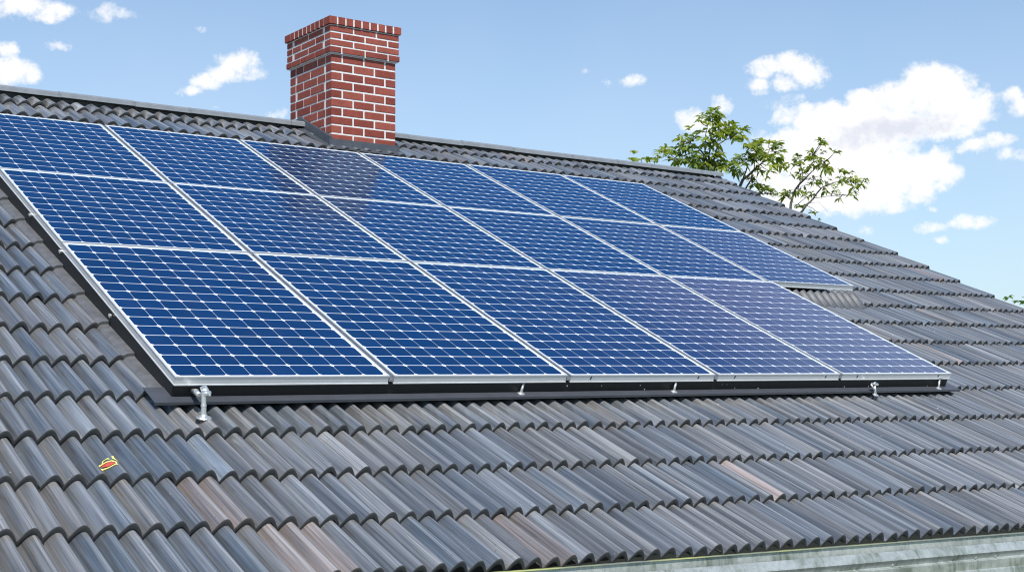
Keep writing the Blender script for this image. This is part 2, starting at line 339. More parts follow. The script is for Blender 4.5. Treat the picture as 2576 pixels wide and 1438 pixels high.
def mat_gutter():
    t = MT('weathered_zinc_gutter'); o = t.coord()
    a = t.noise(t.scaled(o, (3.0, 3.0, 3.0)), 2.2, 6, .65)
    drip = t.noise(t.scaled(o, (55, 6, 6)), 1.0, 4, .6)
    n = t.noise(o, 50, 4, .6)
    c = t.mix(t.range(n, .3, .7), (.43, .45, .41, 1), (.58, .60, .555, 1))
    moss = t.math('MULTIPLY', t.range(a, .43, .62, 0, 1), t.range(drip, .38, .62, .3, 1))
    c = t.mix(t.math('MULTIPLY', moss, .85), c, (.13, .165, .11, 1))
    v = t.n('ShaderNodeTexVoronoi', feature='F1'); v.inputs['Scale'].default_value = 9.0; t.l(o, v.inputs['Vector'])
    c = t.mix(t.math('MULTIPLY', t.range(v.outputs['Distance'], .075, .05), .8), c, (.10, .10, .09, 1))
    t.set(Base_Color=c, Metallic=.42, Roughness=t.range(a, .3, .7, .2, .42)); t.bump(n, .1, .002)
    return t.m
def mat_leaf(name, dark, mid, light):
    t = MT(name); col, r, g, b = t.attr()
    c = t.ramp(r, [(0, dark), (.5, mid), (1, light)])
    n = t.noise(t.coord(), 40, 2)
    c = t.mix(t.range(n, .3, .7, 0, .3), c, mid)
    t.set(Base_Color=c, Roughness=.45, Specular_IOR_Level=.4)
    tr = t.n('ShaderNodeBsdfTranslucent'); s = t.n('ShaderNodeVectorMath', operation='MULTIPLY'); t.l(c, s.inputs[0]); s.inputs[1].default_value = (1.7, 1.5, .6); t.l(s.outputs[0], tr.inputs[0])
    mx = t.n('ShaderNodeMixShader'); mx.inputs[0].default_value = .45
    t.l(t.b.outputs[0], mx.inputs[1]); t.l(tr.outputs[0], mx.inputs[2])
    t.l(mx.outputs[0], t.t.nodes['Material Output'].inputs['Surface'])
    return t.m

CELL_COL = (.003, .022, .084)
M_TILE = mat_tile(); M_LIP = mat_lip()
M_ALU = mat_metal('anodised_aluminium', (.74, .74, .73), .36, .3, .06, 20)
M_RAIL = mat_metal('brushed_aluminium_rail', (.42, .44, .47), .35, .7, .15, 40)
M_STEEL = mat_metal('stainless_steel', (.80, .79, .76), .34, .8, .12, 60)
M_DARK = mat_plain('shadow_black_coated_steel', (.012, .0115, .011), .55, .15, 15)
M_TRAY = mat_plain('slate_grey_coated_sheet', (.062, .067, .080), .42, .12, 12)
M_CLOSURE = mat_plain('slate_grey_closure', (.086, .090, .098), .5, .3, 60)
M_TRIM = mat_plain('weathered_grey_trim', (.12, .12, .123), .4, .25, 22)
M_RIDGE = mat_plain('grey_ridge_metal', (.22, .235, .25), .42, .12, 14)
M_LEAD = mat_plain('dark_lead_flashing', (.058, .066, .078), .5, .18, 18)
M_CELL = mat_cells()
M_BRICK = mat_brick()
M_MORTAR = mat_plain('white_mortar', (.74, .72, .69), .9, .12, 60, .2)
M_GUTTER = mat_gutter()
def mat_lichen():
    t = MT('lichen_edge'); o = t.coord(); n = t.noise(t.scaled(o, (1.3, 3, 3)), 1.6, 5, .6)
    sx = t.n('ShaderNodeSeparateXYZ'); t.l(o, sx.inputs[0])
    k = t.math('MULTIPLY', t.range(n, .40, .55, 0, 1), t.range(sx.outputs[0], 1.6, 3.0, 1, .0))
    c = t.mix(k, (.15, .17, .145, 1), (.32, .35, .13, 1))
    t.set(Base_Color=c, Roughness=.8); return t.m
M_LICHEN = mat_lichen()
M_WALL = mat_plain('pale_rendered_wall', (.62, .60, .55), .9, .08, 8, .2)
M_SOFFIT = mat_plain('dark_painted_timber', (.05, .052, .056), .6, .2, 10)
M_BARK = mat_plain('brown_bark', (.15, .12, .10), .85, .35, 30, .2)
M_LEAF = mat_leaf('green_leaf', (.080, .145, .028, 1), (.215, .295, .05, 1), (.40, .455, .095, 1))
M_LEAF2 = mat_leaf('distant_green_leaf', (.05, .12, .025, 1), (.09, .18, .035, 1), (.15, .26, .06, 1))
M_HOLE = mat_plain('dark_hole', (.02, .02, .02), .8, .1)
M_YEL = mat_plain('yellow_sticker_ink', (.82, .76, .20), .5, .15, 90)
M_RED = mat_plain('red_sticker_ink', (.62, .09, .07), .5, .3, 110)

# ------------------------------------------------------------------ the roof frame of reference
PSI = 0.621216; TH = 0.409904
O = Vector((-1.34589, 5.17893, CAM_H-0.0346))
RZ = Matrix.Rotation(PSI, 4, 'Z'); RX = Matrix.Rotation(TH, 4, 'X')
def hl(u, v, w):                       # along the eave, up the slope, off the slope -> house coordinates
    return Vector((u, v*cos(TH)-w*sin(TH), O.z+v*sin(TH)+w*cos(TH)))
HOUSE_LOC = Vector((O.x, O.y, 0))
def wp(u, v, w): return HOUSE_LOC + (RZ @ hl(u, v, w))
RROT = (TH, 0, PSI)

V0, GAUGE, NC = -1.399, 0.3702, 19
PITCH, HT, CREST = 0.079, 0.045, -0.102
LIFT, THK = 0.026, 0.023
U0, U1 = -3.1105, 8.22
VR = 5.635
def ss(x): x = max(0.0, min(1.0, x)); return x*x*(3-2*x)
def warp(u, v): return v - (0.050 if u > 1 else 0.06)*(u-1.0)*ss((0.75-v)/2.2)
def prof(t):
    t = max(0.0, min(1.0, t))
    if t < .60: s = sin(pi/2*t/.60)**1.08
    else: s = max(0.0, cos(pi/2*(t-.60)/.40))**0.95
    return HT*s
def surf(u, v):
    """height of the tile surface (ignoring each tile's own jitter)"""
    v0 = v
    for _ in range(6): v += v0-warp(u, v)
    k = math.floor((v-V0)/GAUGE); f = (v-V0)/GAUGE-k
    t = ((u-U0)/PITCH) % 1.0
    return CREST-HT+prof(t)+LIFT*(1-f)-LIFT

# ------------------------------------------------------------------ ground
def ground():
    t = MT('lawn_grass'); o = t.coord(); a = t.noise(o, 1.2, 6, .65); b = t.noise(o, 40, 3, .6)
    c = t.mix(t.range(a, .3, .7), (.045, .085, .022, 1), (.095, .13, .04, 1)); c = t.mix(t.range(b, .35, .7, 0, .5), c, (.03, .06, .015, 1))
    t.set(Base_Color=c, Roughness=.9, Specular_IOR_Level=.15); t.bump(b, .6, .03)
    mb = MB(); mb.poly([(-900, -900, 0), (900, -900, 0), (900, 900, 0), (-900, 900, 0)])
    g = mb.build('ground', t.m); g['kind'] = 'structure'
    a = MT('dark_asphalt'); n = a.noise(a.coord(), 70, 4, .7); n2 = a.noise(a.coord(), 1.5, 4)
    a.set(Base_Color=a.mix(a.math('MULTIPLY', a.range(n, .3, .7), a.range(n2, .3, .7, .6, 1)), (.035, .035, .038, 1), (.085, .083, .08, 1)), Roughness=.9); a.bump(n, .4, .01)
    mb = MB(); P = [HOUSE_LOC+RZ @ Vector(p) for p in ((-6, -8, .004), (16, -8, .004), (16, .5, .004), (-6, .5, .004))]
    mb.poly(P); d = mb.build('pavement', a.m); d['kind'] = 'structure'
ground()

# ------------------------------------------------------------------ house
house = thing('house', 'house with dark grey tiled roof, red brick chimney and zinc gutter', 'house', HOUSE_LOC, (0, 0, PSI))
YR = hl(0, VR, 0).y                                        # the ridge line
TS = [0, .05, .12, .20, .29, .38, .47, .56, .64, .72, .80, .87, .93, .97, 1.0]
PINK = ((-.02, 0), (.93, 0))
def tiles(mb, u0, u1, nc, mirror=False, step=1, rnd=random):
    ts = TS[::step] if step == 1 else [0, .15, .35, .55, .75, .9, 1.0]
    hue_prev = 0.3
    for k in range(nc):
        vk = V0+k*GAUGE; PK = PITCH if k < 13 else .108; deep = .035 if k == 13 else 0.0; n = int((u1-u0)/PK)
        for i in range(n):
            ua = u0+i*PK
            calm = .12 if abs(ua+PK/2+.385) < .16 and vk < -.3 and vk > -.9 else 1.0
            dv = rnd.gauss(0, .0035); dw = rnd.gauss(0, .0014); tw = rnd.gauss(0, .0016); du = rnd.gauss(0, .0012); dv *= calm; dw *= calm; tw *= calm; du *= calm
            hue = rnd.random()
            hue = hue*.74 if rnd.random() < .93 else .70+.3*rnd.random()**1.6
            if rnd.random() < .25: hue = hue_prev
            if calm < 1 and abs(ua+PK/2+.385) < .05 and -.9 < vk < -.55: hue = .18
            for pu, pk in PINK:
                if k == pk and not mirror and pu-.03 < ua < pu+.085: hue = .95; br = .95
            hue_prev = hue
            br = max(.62, min(1.7, rnd.lognormvariate(0, .17)))
            if rnd.random() < .07: br *= 1.6
            colr = (br, hue, rnd.random(), 1)
            top = min(GAUGE+.03, VR-.02-vk)
            if top < .06: continue
            rows = [(0.002, -THK-deep), (0.0, -THK*.45), (0.0, -.0022), (.0022, 0.0), (.0022, 0.0), (top*.5, 0), (top, 0)]
            b0 = None; R = []
            for (dvv, dww) in rows:
                P = []
                for t in ts:
                    u = ua+t*PK*1.03+du
                    lean = tw*(t-.5)*2
                    v = vk+dvv+dv
                    w = CREST-HT+prof(t)+LIFT*(-dvv/GAUGE)+dw+lean+dww
                    vv = warp(u, v) if not mirror else v
                    p = hl(u, vv, w)
                    if mirror: p.y = 2*YR-p.y
                    P.append(p)
                R.append(mb.verts(P, colr))
            m_ = len(ts)
            for j in (0, 1, 2, 4, 5):
                for q in range(m_-1):
                    f = (R[j]+q, R[j]+q+1, R[j+1]+q+1, R[j+1]+q)
                    uvs = [(ts[q]*PITCH*1.2, rows[j][0]), (ts[q+1]*PITCH*1.2, rows[j][0]), (ts[q+1]*PITCH*1.2, rows[j+1][0]), (ts[q]*PITCH*1.2, rows[j+1][0])]
                    if mirror: f = f[::-1]; uvs = uvs[::-1]
                    mb.face(f, uvs, mi=(0 if j > 2 else 1), smooth=(j > 2))
mb = MB(); tiles(mb, U0, U1, NC)
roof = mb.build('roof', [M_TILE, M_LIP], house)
mb = MB(); tiles(mb, U0, U1, NC, True, 2, random.Random(3))
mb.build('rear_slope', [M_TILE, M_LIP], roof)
# boarding under the tiles, soffit, walls
mb = MB()
for mir in (False, True):
    P = []
    for u in (U0+.02, U1-.05):
        for v, w in ((V0+.16, -.185), (VR, -.185), (VR, -.255), (V0+.16, -.255)):
            p = hl(u, v, w)
            if mir: p.y = 2*YR-p.y
            P.append(p)
    b = mb.verts(P)
    for f in ((0,1,2,3),(7,6,5,4),(0,4,5,1),(1,5,6,2),(2,6,7,3),(3,7,4,0)):
        f = [b+i for i in f]; mb.face(f[::-1] if mir else f)
mb.build('roof_deck', M_SOFFIT, roof)
YE = hl(0, V0, 0).y
mb = MB()
yw0, yw1 = YE+.62, 2*YR-YE-.62
zt = hl(0, V0, -.3).z + .62*math.tan(TH)-.03
zr = hl(0, VR, -.33).z
pr = [(yw0, 0), (yw1, 0), (yw1, zt), (YR, zr), (yw0, zt)]
xa, xb = U0+.35, U1-.42
mb.poly([(xa, y, z) for y, z in pr][::-1]); mb.poly([(xb, y, z) for y, z in pr])
for i in range(5):
    (y0_, z0_), (y1_, z1_) = pr[i], pr[(i+1) % 5]
    mb.poly([(xa, y0_, z0_), (xb, y0_, z0_), (xb, y1_, z1_), (xa, y1_, z1_)])
mb.build('wall', M_WALL, house)

# ridge capping: lengths of folded grey metal
mb = MB()
zc = hl(0, VR, CREST).z-.042
u = U0
rr = random.Random(5)
while u < U1-.2:
    ln = rr.choice((.46, .58, .72, .9)); e = min(u+ln, U1-.16)
    dz = rr.gauss(0, .0015)
    sec = [(-.120, -.018), (-.116, .014), (-.090, .030), (0, .036), (.090, .030), (.116, .014), (.120, -.018), (.108, -.018), (.10, .006), (-.10, .006), (-.108, -.018)]
    P = [(u+.002, YR+y, zc+z+dz) for y, z in sec]; Q = [(e-.002, YR+y, zc+z+dz) for y, z in sec]
    b = mb.verts(P+Q); n = len(sec)
    for i in range(n): mb.face((b+i, b+n+i, b+n+(i+1) % n, b+(i+1) % n)[::-1])
    for base, flip in ((b, False), (b+n, True)):
        for q in ((0, 1, 9, 10), (1, 2, 3, 9), (3, 4, 5, 8), (5, 6, 7, 8), (3, 8, 9)):
            f = [base+i for i in q]; mb.face(f if flip else f[::-1])
    if rr.random() < .6:
        mb.box((e-.010, YR-.1235, zc-.020+dz), (e+.010, YR-.1170, zc+.016+dz), bev=.002)
    u = e
rcap = mb.build('ridge_cap', M_RIDGE, house)
mb = MB(); mb.box((U0+.02, YR-.075, zc-.14), (U1-.30, YR+.075, zc+.004)); mb.build('ridge_batten', M_SOFFIT, rcap)

# zinc gutter along the eave, yellow-green eave strip behind it
ga = hl(U0, warp(U0, V0), 0); gb = hl(U1+.25, warp(U1+.25, V0), 0)
ga.z += CREST*cos(TH)-.035; gb.z += CREST*cos(TH)-.035
for p, u in ((ga, U0), (gb, U1+.25)): p.y -= CREST*sin(TH)
def sweep(mb, sec, nseg=60, a=ga, b=gb):
    prev = None
    for i in range(nseg+1):
        p = a.lerp(b, i/nseg); cur = mb.verts([(p.x, p.y-o, p.z+z) for o, z in sec])
        if prev is not None:
            for j in range(len(sec)-1): mb.face((prev+j, prev+j+1, cur+j+1, cur+j))
        prev = cur
GSEC = [(-.10, -.15), (-.03, -.026), (.002, -.022), (.006, -.07), (.02, -.10), (.05, -.098), (.064, -.075), (.066, -.058), (.070, -.052), (.076, -.050), (.083, -.054), (.098, -.074), (.103, -.080), (.104, -.085), (.097, -.098), (.089, -.112), (.090, -.115), (.102, -.117), (.105, -.120), (.105, -.158), (.109, -.160), (.112, -.164), (.116, -.190), (.114, -.196), (.106, -.198), (.10, -.19), (-.1, -.19)]
mb = MB(); sweep(mb, GSEC); gut = mb.build('gutter', M_GUTTER, house)
mb = MB(); sweep(mb, [(-.03, -.046), (-.022, -.0245), (-.012, -.0225), (.008, -.0215), (.012, -.0255)]); mb.build('eave_strip', M_LICHEN, gut)
rg = random.Random(9)
for (fx, oo, zz) in ((.560, .0925, -.103), (.548, .0925, -.103), (.63, .1045, -.14), (.50, .0925, -.103)):
    p = ga.lerp(gb, fx)
    mb = MB(); mb.lathe([(.0, .004), (.004, .0038), (.0075, .001), (.0085, -.002)], 10, M=Matrix.Translation((p.x, p.y-oo, p.z+zz)) @ Matrix.Rotation(pi/2, 4, 'X'))
    mb.build('screw', M_STEEL, gut)

# ------------------------------------------------------------------ chimney
CX0, CX1 = 3.118, 3.730
CY0 = hl(0, 4.975, -.124).y; CY1 = CY0+.77
CZB = hl(0, 4.975, -.124).z
chim = MB(); rb = random.Random(21)
J = .0138; CH = .0735
def brick_ring(mb, x0, x1, y0, y1, z0, h, odd, cut=True):
    D = .10
    def run(n, odd):
        c = []; L_ = 1.0/n
        edges = [0]+([L_*.5] if odd else [])+[L_*(i+(.5 if odd else 0)) for i in range(1, n)]+[1]
        edges = sorted(set(round(e, 5) for e in edges)); return list(zip(edges[:-1], edges[1:]))
    for y, d in ((y0, 1), (y1, -1)):
        for a, b in run(3, odd):
            xa = x0+a*(x1-x0)+(J/2 if a > 0 else 0); xb_ = x0+b*(x1-x0)-(J/2 if b < 1 else 0)
            jy = rb.gauss(0, .0008)
            ya, yb = (y+jy, y+D) if d > 0 else (y-D, y+jy)
            mb.box((xa, ya, z0+J/2), (xb_, yb, z0+h-J/2), col=(rb.random(), 0, 0, 1), bev=.0022)
    for x, d in ((x0, 1), (x1, -1)):
        for a, b in run(3, not odd):
            ya = y0+a*(y1-y0)+J/2; yb = y0+b*(y1-y0)-J/2
            ya = max(ya, y0+D+J); yb = min(yb, y1-D-J)
            if yb-ya < .02: continue
            jx = rb.gauss(0, .0008)
            xa, xb_ = (x+jx, x+D) if d > 0 else (x-D, x+jx)
            mb.box((xa, ya, z0+J/2), (xb_, yb, z0+h-J/2), col=(rb.random(), 0, 0, 1), bev=.0022)
zc0 = CZB+.768
k = 0; z = zc0-CH
while z > CZB-.30:
    brick_ring(chim, CX0, CX1, CY0, CY1, z, CH, k % 2 == 0); z -= CH; k += 1
cr = MB(); z = zc0
for i in range(4):
    q = .026 if i == 0 else .021
    brick_ring(cr, CX0-q, CX1+q, CY0-q, CY1+q, z, .0585, i % 2 == 0); z += .0585
# soldier course on top
q = .037; x0, x1, y0, y1 = CX0-q, CX1+q, CY0-q, CY1+q; zs = z+.002; hs = .063
nx = 9
for i in range(nx):
    a, b = x0+(x1-x0)*i/nx, x0+(x1-x0)*(i+1)/nx
    for ya, yb in ((y0, y0+.11), (y1-.11, y1)):
        cr.box((a+(J/2 if i else 0), ya+rb.gauss(0, .001), zs), (b-(J/2 if i < nx-1 else 0), yb, zs+hs), col=(rb.random(), 0, 0, 1), bev=.0025)
for i in range(8):
    a, b = y0+.11+(y1-y0-.22)*i/8, y0+.11+(y1-y0-.22)*(i+1)/8
    for xa, xb_ in ((x0, x0+.11), (x1-.11, x1)):
        cr.box((xa+rb.gauss(0, .001), a+J/2, zs), (xb_, b-J/2, zs+hs), col=(rb.random(), 0, 0, 1), bev=.0025)
chimney = chim.build('chimney', M_BRICK, house)
cr.build('crown', M_BRICK, chimney)
mb = MB(); e_ = .0035
mb.box((CX0+e_, CY0+e_, CZB-.3), (CX1-e_, CY1-e_, zc0))
mb.box((CX0-.021+e_, CY0-.021+e_, zc0+.001), (CX1+.021-e_, CY1+.021-e_, zs-.001))
mb.box((x0+e_, y0+e_, zs+.001), (x1-e_, y1-e_, zs+hs-.006))
mb.build('mortar', M_MORTAR, chimney)
mb = MB()
mb.lathe([(.13, 0), (.13, .0), (.125, .05), (.10, .05), (.10, .01)], 20, M=Matrix.Translation(((CX0+CX1)/2, (CY0+CY1)/2, zs+hs-.006)))
mb.build('flue', M_HOLE, chimney)
# lead flashing: front apron, stepped side strips, back
mb = MB()
f0, f1 = CX0-.028, CX1+.03
zf = CZB
P = [(CY0-.004, zf+.062), (CY0-.014, zf+.06), (CY0-.022, zf+.004), (CY0-.075, zf-.022), (CY0-.078, zf-.034), (CY0-.004, zf-.03)]
b = mb.verts([(f0, y, z) for y, z in P]+[(f1, y, z) for y, z in P])
n = len(P)
for i in range(n): mb.face((b+i, b+(i+1) % n, b+n+(i+1) % n, b+n+i))
mb.face([b+i for i in range(n)][::-1]); mb.face([b+n+i for i in range(n)])
for xx, sgn in ((CX0, -1), (CX1, 1)):
    ys = CY0-.02; ye = YR+.02
    s_ = math.tan(TH)
    def zz(y): return CZB+(y-CY0)*s_
    A = [(0.003, .085), (.018, .08), (.028, .012), (.085, .006), (.088, -.035), (.003, -.06)]
    b = mb.verts([(xx+sgn*o, ys, zz(ys)+h) for o, h in A]+[(xx+sgn*o, ye, zz(ye)+h) for o, h in A]); n = len(A)
    for i in range(n):
        f = (b+i, b+(i+1) % n, b+n+(i+1) % n, b+n+i); mb.face(f if sgn > 0 else f[::-1])
    f = [b+i for i in range(n)]; mb.face(f); f = [b+n+i for i in range(n)]; mb.face(f[::-1])
mb.build('flashing', M_LEAD, chimney)

# ------------------------------------------------------------------ solar panels
FT, GAPU = .040, .026
def make_panel(name, w, h, nc, nr, holes, refl_tint=(0, 0, 0, 0)):
    root = thing(name, '', 'solar panel')
    sec = [(0, 0), (0, -.0045), (.0022, -.0065), (.0022, -.0335), (0, -.0355), (0, -FT), (.024, -FT), (.024, -.037), (.0085, -.037), (.0085, -.0005)]
    mb = MB(); cor = [(0, 0, 1, 1), (w, 0, -1, 1), (w, h, -1, -1), (0, h, 1, -1)]
    rings = [mb.verts([(x+sx*d, y+sy*d, z) for d, z in sec]) for x, y, sx, sy in cor]
    for i in range(4):
        a, b = rings[i], rings[(i+1) % 4]
        for j in range(len(sec)):
            k = (j+1) % len(sec); mb.face((a+j, a+k, b+k, b+j))
    fr = mb.build('frame', M_ALU, root)
    mb = MB(); i0 = .0085; mu = .007; mv = .007
    iw, ih = w-2*i0, h-2*i0
    cu, cv = (iw-2*mu)/nc, (ih-2*mv)/nr
    rn = random.random(); G_ = 6; idx = {}
    for j in range(G_+1):
        for i in range(G_+1):
            fx, fy = i/G_, j/G_
            f_ = (refl_tint[0]*(1-fx)+refl_tint[1]*fx)*(1-fy)+(refl_tint[3]*(1-fx)+refl_tint[2]*fx)*fy
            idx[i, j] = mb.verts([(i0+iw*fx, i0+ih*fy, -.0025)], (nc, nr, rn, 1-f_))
    def uvf(i, j): return (-mu/cu+(nc+2*mu/cu)*i/G_, -mv/cv+(nr+2*mv/cv)*j/G_)
    for j in range(G_):
        for i in range(G_):
            q = ((i, j), (i+1, j), (i+1, j+1), (i, j+1)); mb.face([idx[c] for c in q], [uvf(*c) for c in q])
    mb.build('cell_sheet', M_CELL, root)
    mb = MB(); mb.box((i0, i0, -.009), (w-i0, h-i0, -.0045)); mb.build('backing', M_DARK, root)
    if holes:
        for x in (w*.13, w*.88):
            mb = MB(); M = Matrix.Translation((x, .0018, -.017)) @ Matrix.Rotation(radians(28), 4, 'Y')
            mb.box((-.0035, -.0012, -.008), (.0035, .0016, .008), M=M, bev=.0011); mb.build('drain_hole', M_HOLE, root)
    return root
PGROUP = 'blue solar panels of the roof array'
ROWS = [('bottom', -.004, 1.633, 9, 15, 5), ('middle', 1.648, 2.922, 10, 12, 6), ('top', 2.936, 4.295, 9, 12, 6)]
ORD = ['first', 'second', 'third', 'fourth', 'fifth', 'sixth']
LAB = {
 ('bottom', 0): 'deep blue panel at the lower left corner, above the tall steel bolt',
 ('bottom', 1): 'deep blue panel second from left in the bottom row',
 ('bottom', 2): 'blue panel in the middle of the five-panel bottom row, third from left',
 ('bottom', 3): 'blue panel turning greyish purple, fourth from left in the bottom row',
 ('bottom', 4): 'greyish purple panel at the right end of the bottom row',
 ('middle', 0): 'blue panel at the left end of the middle row',
 ('middle', 1): 'blue panel second from left in the middle row',
 ('middle', 2): 'blue panel third from left in the middle row, directly below the chimney reflection',
 ('middle', 3): 'blue panel fourth from left in the middle row',
 ('middle', 4): 'blue panel fifth from left in the middle row',
 ('middle', 5): 'blue panel overhanging at the right end of the middle row, nothing below it',
 ('top', 0): 'bright blue panel at the left end of the top row, cut by the photo edge',
 ('top', 1): 'bright blue panel second from left in the top row',
 ('top', 2): 'panel in the top row carrying most of the dark chimney reflection',
 ('top', 3): 'panel in the top row just right of the dark chimney reflection, below the chimney corner',
 ('top', 4): 'bright blue panel fifth from left in the top row',
 ('top', 5): 'bright blue panel at the upper right corner of the array',
}
UEND = {('bottom', 5): 5.03, ('middle', 6): 5.935, ('top', 6): 5.935}
REFL_TINT = {('bottom', 2): (.02, .14, .05, 0), ('bottom', 3): (.14, .62, .45, .05), ('bottom', 4): (.62, .95, .8, .45),
        ('middle', 4): (.02, .25, .12, 0), ('middle', 5): (.3, .6, .3, .1)}  # strength of the painted reflection at each panel's corners
pj = random.Random(4)
for rname, v0, v1, nc, nr, n in ROWS:
    proto = {}
    for i in range(n):
        ua = i*1.0+GAPU/2; ub = UEND.get((rname, i+1), i+1.0-GAPU/2)
        if i == 0: ua = 0.0
        refl_tint = REFL_TINT.get((rname, i), (0, 0, 0, 0)); key = (round(ub-ua, 3), refl_tint)
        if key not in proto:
            r = make_panel('solar_panel', ub-ua, v1-v0, nc, nr, rname == 'bottom' and i > 1, refl_tint); proto[key] = r
        else:
            src = proto[key]; r = src.copy(); C.objects.link(r)
            for ch in list(src.children):
                c = ch.copy(); C.objects.link(c); c.parent = r
            if rname == 'bottom' and i == 2:
                pass
        r.location = wp(ua, v0, pj.gauss(0, .0008)); r.rotation_euler = RROT
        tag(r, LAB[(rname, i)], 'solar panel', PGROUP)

# aluminium strips in the gaps between the columns
RL = ['grey aluminium strip between first and second panel columns', 'grey aluminium strip between second and third panel columns', 'grey aluminium strip between third and fourth panel columns',
      'grey aluminium strip between fourth and fifth panel columns', 'short grey aluminium strip between fifth and sixth panel columns']
for i in range(1, 6):
    va = -.001 if i < 5 else 1.66
    r = thing('mounting_rail', RL[i-1], 'mounting rail', wp(i, va, 0), RROT, 'aluminium rails between panel columns')
    ln = 4.29-va
    mb = MB(); sec = [(-.0115, -.030), (-.0115, -.011), (-.0075, -.011), (-.0075, -.019), (.0075, -.019), (.0075, -.011), (.0115, -.011), (.0115, -.030)]
    a = mb.verts([(x, 0, z) for x, z in sec]); b = mb.verts([(x, ln, z) for x, z in sec]); m_ = len(sec)
    for j in range(m_): mb.face((a+j, a+(j+1) % m_, b+(j+1) % m_, b+j))
    mb.face([a+j for j in range(m_)]); mb.face([b+j for j in range(m_)][::-1])
    mb.build('channel', M_RAIL, r)
    for vj in ((1.64, 2.929) if i < 5 else (2.929,)):
        mb = MB(); y = vj-va
        mb.box((-.012, y-.016, -.018), (.012, y+.016, -.001), bev=.002); mb.box((-.006, y-.006, -.001), (.006, y+.006, .004), bev=.0015)
        mb.build('clamp', M_RAIL, r)

# ------------------------------------------------------------------ tray and black skirt under the array
tray = thing('flashing_tray', 'dark skirt and slate grey sheet metal tray under the solar array edge', 'roof flashing', wp(0, 0, 0), RROT)
zt_ = -.092
mb = MB()
mb.box((-.085, -.046, zt_-.003), (5.115, .10, zt_)); mb.box((-.085, -.048, zt_-.012), (5.115, -.0455, zt_-.0005))
mb.box((4.6, .1003, zt_-.003), (5.10, .28, zt_-.0002))
mb.build('tray', M_TRAY, tray)
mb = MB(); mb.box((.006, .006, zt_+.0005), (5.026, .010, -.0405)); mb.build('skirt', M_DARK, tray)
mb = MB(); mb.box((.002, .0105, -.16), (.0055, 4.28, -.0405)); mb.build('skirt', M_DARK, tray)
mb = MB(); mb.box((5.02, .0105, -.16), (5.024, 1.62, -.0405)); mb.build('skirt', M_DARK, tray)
for k in range(12):
    vv_ = warp(0, V0+(k+4)*GAUGE); vt_ = warp(0, V0+(k+5)*GAUGE)
    if vv_ > 4.2: break
    mb = MB(); P = []
    for y, dz in ((vv_+.012, .010), (vt_+.03, -.006)):
        P += [(-.058, y, -.138+dz), (-.048, y, -.120+dz), (-.028, y, -.109+dz), (.0012, y, -.106+dz), (.0012, y, -.145+dz)]
    q = mb.verts(P); m_ = 5
    for j in range(m_): mb.face((q+j, q+m_+j, q+m_+(j+1) % m_, q+(j+1) % m_)[::-1])
    mb.face([q+j for j in range(m_)]); mb.face([q+m_+j for j in range(m_)][::-1])
    mb.build('edge_trim', M_TRIM, tray)
mb = MB(); rk = random.Random(2); u = 5.04; sub = 10  # raised tile strip added to cover the shade under the overhanging panel
while u < 5.92:
    tint = (rk.uniform(.8, 1.2), rk.random()*.7, rk.random(), 1); prev = None
    for q in range(sub+1):
        t = q/sub; uu = u+t*PITCH; g_ = prof(t)*.75
        cur = mb.verts([(uu, 1.47, -.150), (uu, 1.47, surf(uu, 1.47)-prof((uu-U0)/PITCH % 1)+g_+.010), (uu, 1.655, -.085+g_)], tint)
        if prev is not None:
            a0, a1 = (t-1/sub)*PITCH*1.2, t*PITCH*1.2
            mb.face((prev, cur, cur+1, prev+1), mi=1)
            mb.face((prev+1, cur+1, cur+2, prev+2), [(a0, 0), (a1, 0), (a1, .2), (a0, .2)], smooth=True)
        prev = cur
    u += PITCH
mb.build('added_closure_tiles', [M_CLOSURE, M_LIP], tray)
sr = random.Random(12)
mb = MB()
for i in range(22):
    x = .3+4.6*sr.random(); zz_ = sr.choice((-.037, -.04, zt_+.004, zt_+.006, -.062))
    s = sr.uniform(.002, .0045)
    mb = MB(); mb.lathe([(s, 0), (s, .003), (s*.5, .0045)], 8, M=Matrix.Translation((x, .0055, zz_)) @ Matrix.Rotation(pi/2, 4, 'X'))
    mb.build('screw', M_STEEL, tray)
for (y, zz_) in ((1.62, -.045), (.80, -.060), (2.2, -.045)):
    mb = MB(); mb.box((-.012, y, zz_-.008), (.0015, y+.02, zz_+.006), bev=.002); mb.build('clip', M_STEEL, tray)

# ------------------------------------------------------------------ mounting bolts
def big_bolt(u, v):
    w = surf(u, v)+.002; base = wp(u, v, w)
    r = thing('mounting_bolt', 'tall steel hanger bolt standing on the tiles below the lower left panel', 'mounting bolt', base, (0, 0, PSI), 'steel mounting bolts under the array'); r.scale = (1.22, 1.22, 1.12)
    mb = MB(); M = Matrix.Rotation(TH*.6, 4, 'X')
    mb.lathe([(.026, -.004), (.027, .0), (.024, .004), (.013, .008), (.0095, .012)], 24, M=M); mb.build('base_plate', M_STEEL, r)
    mb = MB(); mb.lathe([(.0088, .006), (.0088, .038), (.0098, .039), (.0098, .046), (.0085, .047), (.0080, .088)], 18); mb.build('shaft', M_STEEL, r)
    mb = MB()
    mb.lathe([(.010, .076), (.0165, .078), (.0175, .086), (.0165, .094), (.011, .097)], 14, M=Matrix.Translation((0, .002, 0)) @ Matrix.Rotation(radians(6), 4, 'Y'))
    mb.tube([(-.010, .010, .080), (-.012, .030, .088), (-.004, .055, .092), (.002, .10, .094)], [.0085, .010, .010, .008], 10)
    mb.lathe([(.007, -.012), (.0145, -.010), (.0150, .006), (.012, .011)], 6, M=Matrix.Translation((.010, .016, .099)) @ Matrix.Rotation(radians(60), 4, 'Y') @ Matrix.Rotation(radians(25), 4, 'X'))
    mb.build('clamp', M_STEEL, r)
big_bolt(.083, -.150)
